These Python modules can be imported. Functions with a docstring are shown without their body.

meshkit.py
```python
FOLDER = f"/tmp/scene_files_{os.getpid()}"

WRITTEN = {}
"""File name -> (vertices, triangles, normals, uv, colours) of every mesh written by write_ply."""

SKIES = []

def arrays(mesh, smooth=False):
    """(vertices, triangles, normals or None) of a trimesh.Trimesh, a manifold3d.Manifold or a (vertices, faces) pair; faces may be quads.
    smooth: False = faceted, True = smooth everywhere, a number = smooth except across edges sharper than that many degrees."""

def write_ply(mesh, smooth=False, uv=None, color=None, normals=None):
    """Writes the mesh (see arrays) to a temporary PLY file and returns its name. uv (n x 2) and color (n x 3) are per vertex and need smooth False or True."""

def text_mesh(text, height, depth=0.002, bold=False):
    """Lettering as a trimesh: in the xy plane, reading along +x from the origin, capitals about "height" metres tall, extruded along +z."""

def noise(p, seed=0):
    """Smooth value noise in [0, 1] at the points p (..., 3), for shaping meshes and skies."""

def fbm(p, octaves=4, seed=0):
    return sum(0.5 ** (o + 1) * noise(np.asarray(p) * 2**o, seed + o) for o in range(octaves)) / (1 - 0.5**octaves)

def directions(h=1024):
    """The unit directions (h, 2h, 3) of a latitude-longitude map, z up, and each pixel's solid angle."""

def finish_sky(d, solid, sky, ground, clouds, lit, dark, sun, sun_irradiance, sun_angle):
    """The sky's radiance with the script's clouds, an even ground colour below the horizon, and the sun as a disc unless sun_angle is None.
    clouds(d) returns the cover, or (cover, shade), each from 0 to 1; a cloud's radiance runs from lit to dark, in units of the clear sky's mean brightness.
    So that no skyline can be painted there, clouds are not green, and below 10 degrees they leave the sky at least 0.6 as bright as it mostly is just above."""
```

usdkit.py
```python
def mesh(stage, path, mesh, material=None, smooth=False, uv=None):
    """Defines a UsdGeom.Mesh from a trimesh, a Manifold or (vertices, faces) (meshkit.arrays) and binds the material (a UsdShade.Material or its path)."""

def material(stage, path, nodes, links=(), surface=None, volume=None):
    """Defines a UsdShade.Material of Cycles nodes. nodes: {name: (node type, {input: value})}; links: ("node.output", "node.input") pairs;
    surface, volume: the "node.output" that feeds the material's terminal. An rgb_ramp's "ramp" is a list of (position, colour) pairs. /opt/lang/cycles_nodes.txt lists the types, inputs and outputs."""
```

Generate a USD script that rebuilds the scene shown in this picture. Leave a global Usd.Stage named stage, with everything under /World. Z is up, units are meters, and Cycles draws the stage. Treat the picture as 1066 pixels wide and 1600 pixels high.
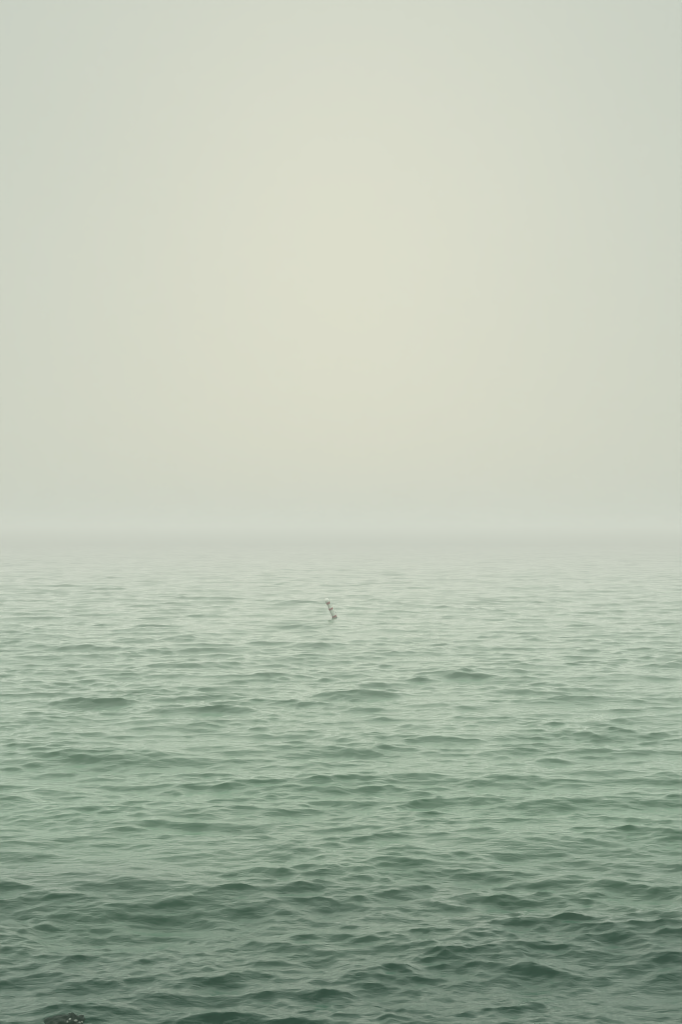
import math
import numpy as np
import trimesh
import usdkit
from scipy.ndimage import map_coordinates
from pxr import Gf, Sdf, Usd, UsdGeom, UsdLux, UsdShade

stage = Usd.Stage.CreateInMemory()
UsdGeom.SetStageUpAxis(stage, UsdGeom.Tokens.z)
UsdGeom.SetStageMetersPerUnit(stage, 1.0)
UsdGeom.Xform.Define(stage, "/World")
UsdGeom.Scope.Define(stage, "/World/Looks")

# ------------------------------------------------------------------ camera, sky, sun, exposure
EYE = 5.0                       # metres above the water
PITCH = math.degrees(math.atan(32 / 2221))
cam = UsdGeom.Camera.Define(stage, "/World/camera")
cam.CreateFocalLengthAttr(50.0)
cam.CreateHorizontalApertureAttr(24.0)
cam.CreateVerticalApertureAttr(36.0)
cam.CreateClippingRangeAttr(Gf.Vec2f(0.1, 50000.0))
cam.CreateExposureAttr(0.0)
cam.AddTranslateOp().Set(Gf.Vec3d(0, 0, EYE))
cam.AddRotateXOp().Set(90.0 + PITCH)

SUN_EL, SUN_AZ = math.radians(15.0), 0.0      # azimuth = atan2(x, y): straight ahead, behind the fog
usdkit.material(stage, "/World/Looks/overcast_sky", {
    "sky": ("sky_texture", {"sky_type": "single_scattering", "sun_disc": False, "sun_elevation": SUN_EL, "sun_rotation": SUN_AZ,
                            "altitude": 0.0, "air_density": 1.0, "aerosol_density": 3.8, "ozone_density": 1.0}),
    "tc": ("texture_coordinate", {}),
    "n": ("noise_texture", {"scale": 1.6, "detail": 3.0, "roughness": 0.45}),
    "cloud": ("rgb_ramp", {"ramp": [(0.3, (4.97, 5.5, 4.84)), (0.7, (5.27, 5.8, 5.13))]}),
    "xyz": ("separate_xyz", {}),
    # an overcast sky is brightest overhead
    "up": ("map_range", {"range_type": "smoothstep", "from_min": 0.35, "from_max": 1.0, "to_min": 1.0, "to_max": 2.0, "clamp": True}),
    "lift": ("mix", {"mix_type": "multiply", "fac": 1.0}),
    "mix": ("mix", {"mix_type": "mix", "fac": 0.979}),
    "bg": ("background_shader", {"strength": 0.1}),
}, [("tc.generated", "n.vector"), ("n.fac", "cloud.fac"), ("sky.color", "mix.color1"), ("cloud.color", "lift.color1"), ("tc.generated", "xyz.vector"), ("xyz.z", "up.value"), ("up.result", "lift.color2"), ("lift.color", "mix.color2"),
    ("mix.color", "bg.color")], surface="bg.background")
dome = UsdLux.DomeLight.Define(stage, "/World/sky")
dome.CreateIntensityAttr(1.0)
UsdShade.MaterialBindingAPI.Apply(dome.GetPrim()).Bind(UsdShade.Material.Get(stage, "/World/Looks/overcast_sky"))
sun = UsdLux.DistantLight.Define(stage, "/World/sun")
sun.CreateNormalizeAttr(True)
sun.CreateIntensityAttr(0.21)
sun.CreateAngleAttr(72.0)
sun.CreateColorAttr(Gf.Vec3f(1.0, 0.97, 0.9))
sun.AddRotateZOp().Set(-math.degrees(SUN_AZ))
sun.AddRotateXOp().Set(-(90.0 - math.degrees(SUN_EL)))   # -z points away from the sun


def data(prim, **kw):
    for k, v in kw.items():
        prim.SetCustomDataByKey(k, v)


# ------------------------------------------------------------------ the sea: wind waves from a spectrum
G = 9.81
N = 1024
BANDS = [(0.10, 0.22), (0.22, 0.45), (0.45, 0.9), (0.9, 1.8), (1.8, 3.6), (3.6, 30.0)]   # wavelengths, metres


def tile(size, seed, lam_p, hs, spread, heading, chop):
    """Height and horizontal displacement of a periodic patch, one set per band of wavelengths."""
    rng = np.random.default_rng(seed)
    k1 = 2 * np.pi * np.fft.fftfreq(N, size / N)
    kx, ky = np.meshgrid(k1, k1, indexing="ij")
    k = np.hypot(kx, ky)
    k[0, 0] = 1.0
    kp = 2 * np.pi / lam_p
    w, wp = np.sqrt(G * k), math.sqrt(G * kp)
    jon = w ** -5 * np.exp(-1.25 * (wp / w) ** 4) * 2.6 ** np.exp(-((w - wp) ** 2) / (2 * (0.08 * wp) ** 2))
    s = jon * 0.5 * np.sqrt(G / k) / k
    dth = np.arctan2(np.sin(np.arctan2(kx, -ky) - heading), np.cos(np.arctan2(kx, -ky) - heading))
    s = s * (np.abs(np.cos(dth / 2)) ** (2 * spread) + 0.02)
    s[0, 0] = 0
    h = np.sqrt(s) * (rng.standard_normal((N, N)) + 1j * rng.standard_normal((N, N)))
    scale = hs / 4 / np.fft.ifft2(h).real.std()
    h *= scale
    lam = 2 * np.pi / k
    out = []
    for lo, hi in BANDS:
        m = (lam >= lo) & (lam < hi)
        hb = np.where(m, h, 0)
        out.append((np.fft.ifft2(hb).real, chop * np.fft.ifft2(1j * kx / k * hb).real, chop * np.fft.ifft2(1j * ky / k * hb).real))
    return size, out


TILES = [tile(13.7, 2, 0.6, 0.018, 2.0, 0.3, 0.9), tile(37.0, 11, 1.2, 0.036, 4.0, 0.25, 1.0), tile(61.3, 8, 3.0, 0.09, 8.0, -0.12, 1.2), tile(149.0, 44, 6.2, 0.18, 12.0, 0.08, 1.3)]
ROT = [0.3, 0.0, 0.07, -0.1]


def smooth_noise(x, y, scale, seed):
    """A gentle patchiness of the wind, from a few long sines."""
    rng = np.random.default_rng(seed)
    v = np.zeros_like(x)
    for _ in range(7):
        a, f, p = rng.uniform(0, 2 * np.pi), rng.uniform(0.5, 1.5) / scale, rng.uniform(0, 2 * np.pi)
        v += np.sin(2 * np.pi * f * (x * math.cos(a) + y * math.sin(a)) + p)
    return v / 3.0


def sea_at(x, y, spacing):
    """Displacement of the water at the points x, y, leaving out waves finer than the spacing can carry."""
    d = np.zeros((3,) + x.shape)
    gust = np.clip(0.85 + 0.28 * smooth_noise(x, y, 30.0, 6) + 0.38 * smooth_noise(x, y * 1.5, 7.0, 52), 0.2, 1.5)
    for (size, bands), rot in zip(TILES, ROT):
        u = (x * math.cos(rot) - y * math.sin(rot) + 0.02 * size) / size * N
        v = (x * math.sin(rot) + y * math.cos(rot)) / size * N
        for (lo, hi), (h, dx, dy) in zip(BANDS, bands):
            w = np.clip((math.sqrt(lo * min(hi, 8.0)) / spacing - 2.0) / 2.5, 0, 1)
            on = w > 0
            if not on.any():
                continue
            at = np.stack([u[on], v[on]]) % N
            g = w[on] * (gust[on] if size < 60 else 0.65 + 0.35 * gust[on])
            d[2][on] += g * map_coordinates(h, at, order=1, mode="grid-wrap")
            d[0][on] += g * map_coordinates(dx, at, order=1, mode="grid-wrap")
            d[1][on] += g * map_coordinates(dy, at, order=1, mode="grid-wrap")
    return d


NCOL, NROW = 801, 1480
theta = np.radians(np.concatenate([np.arange(-180, -20, 5.0), np.linspace(-20, 20, NCOL), np.arange(25, 180, 5.0)]))
radius = np.concatenate([np.linspace(0.6, 10.0, 40, endpoint=False), np.geomspace(10.0, 520.0, NROW, endpoint=False), np.geomspace(520.0, 6000.0, 50)])
R, T = np.meshgrid(radius, theta, indexing="ij")
step_r = np.gradient(radius)[:, None]
step_t = np.gradient(theta)[None, :]
spacing = np.maximum(np.broadcast_to(step_r, R.shape) * 0.7, R * step_t)
X, Y = R * np.sin(T), R * np.cos(T)
D = sea_at(X, Y, spacing)
P = np.stack([X + D[0], Y + D[1], D[2]], -1)
nr, nt = R.shape
i, j = np.meshgrid(np.arange(nr - 1), np.arange(nt), indexing="ij")
j2 = (j + 1) % nt
quads = np.stack([i * nt + j, i * nt + j2, (i + 1) * nt + j2, (i + 1) * nt + j], -1).reshape(-1, 4)
hub = nr * nt
fan = np.stack([np.full(nt, hub), (np.arange(nt) + 1) % nt, np.arange(nt)], -1)
verts = np.vstack([P.reshape(-1, 3), [[0, 0, 0]]])
faces = np.vstack([quads[:, [0, 2, 1]], quads[:, [0, 3, 2]], fan])
fn = np.cross(verts[faces[:, 1]] - verts[faces[:, 0]], verts[faces[:, 2]] - verts[faces[:, 0]])
if fn[:, 2].mean() < 0:
    faces = faces[:, ::-1]

# silty green water, with foreground shade painted into its base colour near the camera
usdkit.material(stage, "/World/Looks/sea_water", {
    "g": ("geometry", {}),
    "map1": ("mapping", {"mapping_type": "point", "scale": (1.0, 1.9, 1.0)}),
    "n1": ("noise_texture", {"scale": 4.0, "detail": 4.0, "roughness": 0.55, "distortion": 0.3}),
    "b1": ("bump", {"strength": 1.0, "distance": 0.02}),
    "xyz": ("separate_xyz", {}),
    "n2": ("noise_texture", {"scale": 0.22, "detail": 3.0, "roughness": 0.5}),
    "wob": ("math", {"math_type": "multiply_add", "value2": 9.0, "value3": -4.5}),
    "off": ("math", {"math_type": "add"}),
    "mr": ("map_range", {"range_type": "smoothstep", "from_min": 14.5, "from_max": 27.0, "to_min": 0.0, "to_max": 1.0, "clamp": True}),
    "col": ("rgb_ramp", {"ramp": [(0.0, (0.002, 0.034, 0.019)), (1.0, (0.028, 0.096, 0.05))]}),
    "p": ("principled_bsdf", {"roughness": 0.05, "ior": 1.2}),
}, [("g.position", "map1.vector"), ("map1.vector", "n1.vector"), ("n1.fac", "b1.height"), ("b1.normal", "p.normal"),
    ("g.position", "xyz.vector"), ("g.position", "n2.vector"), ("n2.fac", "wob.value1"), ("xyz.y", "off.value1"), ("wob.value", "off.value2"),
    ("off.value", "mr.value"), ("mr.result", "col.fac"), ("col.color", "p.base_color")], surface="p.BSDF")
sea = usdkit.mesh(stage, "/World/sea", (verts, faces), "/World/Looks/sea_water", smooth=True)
data(sea.GetPrim(), label="choppy green sea fading into fog", category="sea", kind="structure")

# ------------------------------------------------------------------ the fog
usdkit.material(stage, "/World/Looks/fog", {
    "v": ("principled_volume", {"color": (0.97, 0.99, 0.963), "density": 0.0055, "anisotropy": 0.75}),
}, [], volume="v.volume")
haze = trimesh.creation.box([14000, 14000, 9.0])
haze.apply_translation([0, 0, 7.5 - 4.5])
fog = usdkit.mesh(stage, "/World/haze", haze, "/World/Looks/fog")
data(fog.GetPrim(), label="pale sea fog lying over the water", category="fog", kind="stuff")

# ------------------------------------------------------------------ the buoy


def paint(name, color, rough, dirt):
    usdkit.material(stage, "/World/Looks/" + name, {
        "tc": ("texture_coordinate", {}),
        "n": ("noise_texture", {"scale": 9.0, "detail": 5.0, "roughness": 0.6}),
        "r": ("rgb_ramp", {"ramp": [(0.35, dirt), (0.62, color)]}),
        "b": ("bump", {"strength": 0.3, "distance": 0.01}),
        "p": ("principled_bsdf", {"roughness": rough}),
    }, [("tc.object", "n.vector"), ("n.fac", "r.fac"), ("r.color", "p.base_color"), ("n.fac", "b.height"), ("b.normal", "p.normal")], surface="p.BSDF")


paint("white_paint", (0.84, 0.85, 0.78), 0.4, (0.7, 0.74, 0.64))
paint("cap_white", (0.97, 0.96, 0.91), 0.15, (0.95, 0.94, 0.87))
paint("red_paint", (0.36, 0.035, 0.03), 0.5, (0.26, 0.03, 0.028))
paint("weed", (0.09, 0.11, 0.06), 0.6, (0.05, 0.065, 0.035))


def lathe(profile, n=40):
    return trimesh.creation.revolve(np.array(profile, float), sections=n)


def place(px, py):
    """The point of the still water seen at the photograph's pixel px, py."""
    a = math.radians(PITCH)
    x, z, y = (px - 533) / 2221, (800 - py) / 2221, 1.0
    y, z = y * math.cos(a) - z * math.sin(a), y * math.sin(a) + z * math.cos(a)
    t = -EYE / z
    return x * t, y * t


bx, by = place(524, 966)
bz = float(sea_at(np.array([[bx]]), np.array([[by]]), np.array([[0.2]]))[2][0, 0])
buoy = UsdGeom.Xform.Define(stage, "/World/marker_buoy")
buoy.AddTranslateOp().Set(Gf.Vec3d(bx, by, bz - 0.05))
buoy.AddRotateYOp().Set(-25.0)
buoy.AddRotateXOp().Set(10.0)
data(buoy.GetPrim(), label="leaning white marker buoy with dull red bands and a pale rounded top", category="buoy")
B = "/World/marker_buoy/"
usdkit.mesh(stage, B + "lower_tube", lathe([(0, -0.9), (0.128, -0.9), (0.13, -0.2), (0.13, 0.16), (0.124, 0.62), (0.116, 0.64), (0, 0.64)]), "/World/Looks/white_paint", smooth=40)
usdkit.mesh(stage, B + "upper_tube", lathe([(0, 0.64), (0.102, 0.641), (0.097, 1.0), (0.094, 1.06), (0, 1.06)]), "/World/Looks/white_paint", smooth=40)
t = np.linspace(-0.75, np.pi / 2, 14)
usdkit.mesh(stage, B + "top_cap", lathe([(0, 1.05)] + [(0.14 * math.cos(a), 1.165 + 0.15 * math.sin(a)) for a in t[:-1]] + [(0, 1.315)]), "/World/Looks/cap_white", smooth=40)


def band(name, z0, z1, r):
    usdkit.mesh(stage, B + name, lathe([(r - 0.035, z0), (r - 0.006, z0), (r, z0 + 0.012), (r, z1 - 0.012), (r - 0.006, z1), (r - 0.035, z1), (r - 0.035, z0)]), "/World/Looks/red_paint", smooth=40)


band("red_band", 0.09, 0.19, 0.14)
band("red_band_001", 0.58, 0.68, 0.136)
band("red_band_002", 0.96, 1.06, 0.122)
collar = lathe([(0.12, -0.6), (0.136, -0.55), (0.14, -0.1), (0.139, 0.05), (0.134, 0.08), (0.12, 0.09)], 48)
rng = np.random.default_rng(4)
v = np.array(collar.vertices)
v[:, :2] *= (1 + 0.05 * np.sin(5 * np.arctan2(v[:, 1], v[:, 0]) + 9 * v[:, 2]))[:, None]
usdkit.mesh(stage, B + "weed_collar", (v, collar.faces), "/World/Looks/weed", smooth=40)

# ------------------------------------------------------------------ the rock awash at the near shore
from meshkit import fbm
rx, ry = place(108, 1598)
rock = UsdGeom.Xform.Define(stage, "/World/rock")
rock.AddTranslateOp().Set(Gf.Vec3d(rx, ry, 0.0))
data(rock.GetPrim(), label="dark weedy rock awash at the bottom left edge with foam flecks", category="rock")
ROCK_TOP = float(sea_at(np.array([[rx]]), np.array([[ry]]), np.array([[0.03]]))[2][0, 0]) + 0.06


def rock_height(x, y):
    x, y = np.asarray(x, float), np.asarray(y, float)
    p = np.stack([x * 6, y * 6, np.zeros_like(x)], -1)
    body = np.exp(-(np.abs((x + 0.02) / np.where(x < -0.02, 0.5, 0.33)) ** 3 + (y / 0.3) ** 4))
    knob = 0.05 * np.exp(-(((x - 0.02) / 0.03) ** 2 + ((y - 0.02) / 0.07) ** 2))
    return ROCK_TOP - 0.33 + 0.3 * body + knob + 0.05 * (fbm(p, 4, 3) - 0.5) + 0.05 * (fbm(p * 3, 3, 8) - 0.5) - 0.2 * np.abs(x + 0.02) ** 2


gx, gy = np.meshgrid(np.linspace(-0.5, 0.5, 61), np.linspace(-0.5, 0.5, 61), indexing="ij")
gz = rock_height(gx, gy)
ii, jj = np.meshgrid(np.arange(60), np.arange(60), indexing="ij")
q = np.stack([ii * 61 + jj, (ii + 1) * 61 + jj, (ii + 1) * 61 + jj + 1, ii * 61 + jj + 1], -1).reshape(-1, 4)
usdkit.material(stage, "/World/Looks/wet_rock", {
    "tc": ("texture_coordinate", {}),
    "n": ("noise_texture", {"scale": 22.0, "detail": 6.0, "roughness": 0.65}),
    "r": ("rgb_ramp", {"ramp": [(0.3, (0.001, 0.012, 0.007)), (0.7, (0.004, 0.03, 0.016))]}),
    "b": ("bump", {"strength": 0.8, "distance": 0.02}),
    "p": ("principled_bsdf", {"roughness": 0.5, "specular_ior_level": 0.1}),
}, [("tc.object", "n.vector"), ("n.fac", "r.fac"), ("r.color", "p.base_color"), ("n.fac", "b.height"), ("b.normal", "p.normal")], surface="p.BSDF")
usdkit.mesh(stage, "/World/rock/boulder", (np.stack([gx, gy, gz], -1).reshape(-1, 3), q), "/World/Looks/wet_rock", smooth=True)
usdkit.material(stage, "/World/Looks/foam", {"p": ("principled_bsdf", {"base_color": (0.25, 0.28, 0.25), "roughness": 0.6})}, [], surface="p.BSDF")
rng = np.random.default_rng(21)
for k, (fx, fy, sx, sy) in enumerate([(0.02, -0.06, 0.016, 0.03), (0.008, -0.13, 0.012, 0.02), (0.075, -0.03, 0.02, 0.014), (0.115, -0.05, 0.018, 0.016), (0.08, -0.09, 0.02, 0.012), (0.13, 0.0, 0.014, 0.012)]):
    f = trimesh.creation.icosphere(2)
    fv = np.array(f.vertices) * (1 + 0.5 * (fbm(np.array(f.vertices) * 1.7 + k, 3, k)[:, None] - 0.5)) * [sx * 0.8, sy * 0.8, 0.01]
    fv += [fx, fy, float(rock_height(fx, fy)) + 0.004]
    usdkit.mesh(stage, "/World/rock/foam_fleck" + (f"_{k:03d}" if k else ""), (fv, f.faces), "/World/Looks/foam", smooth=True)
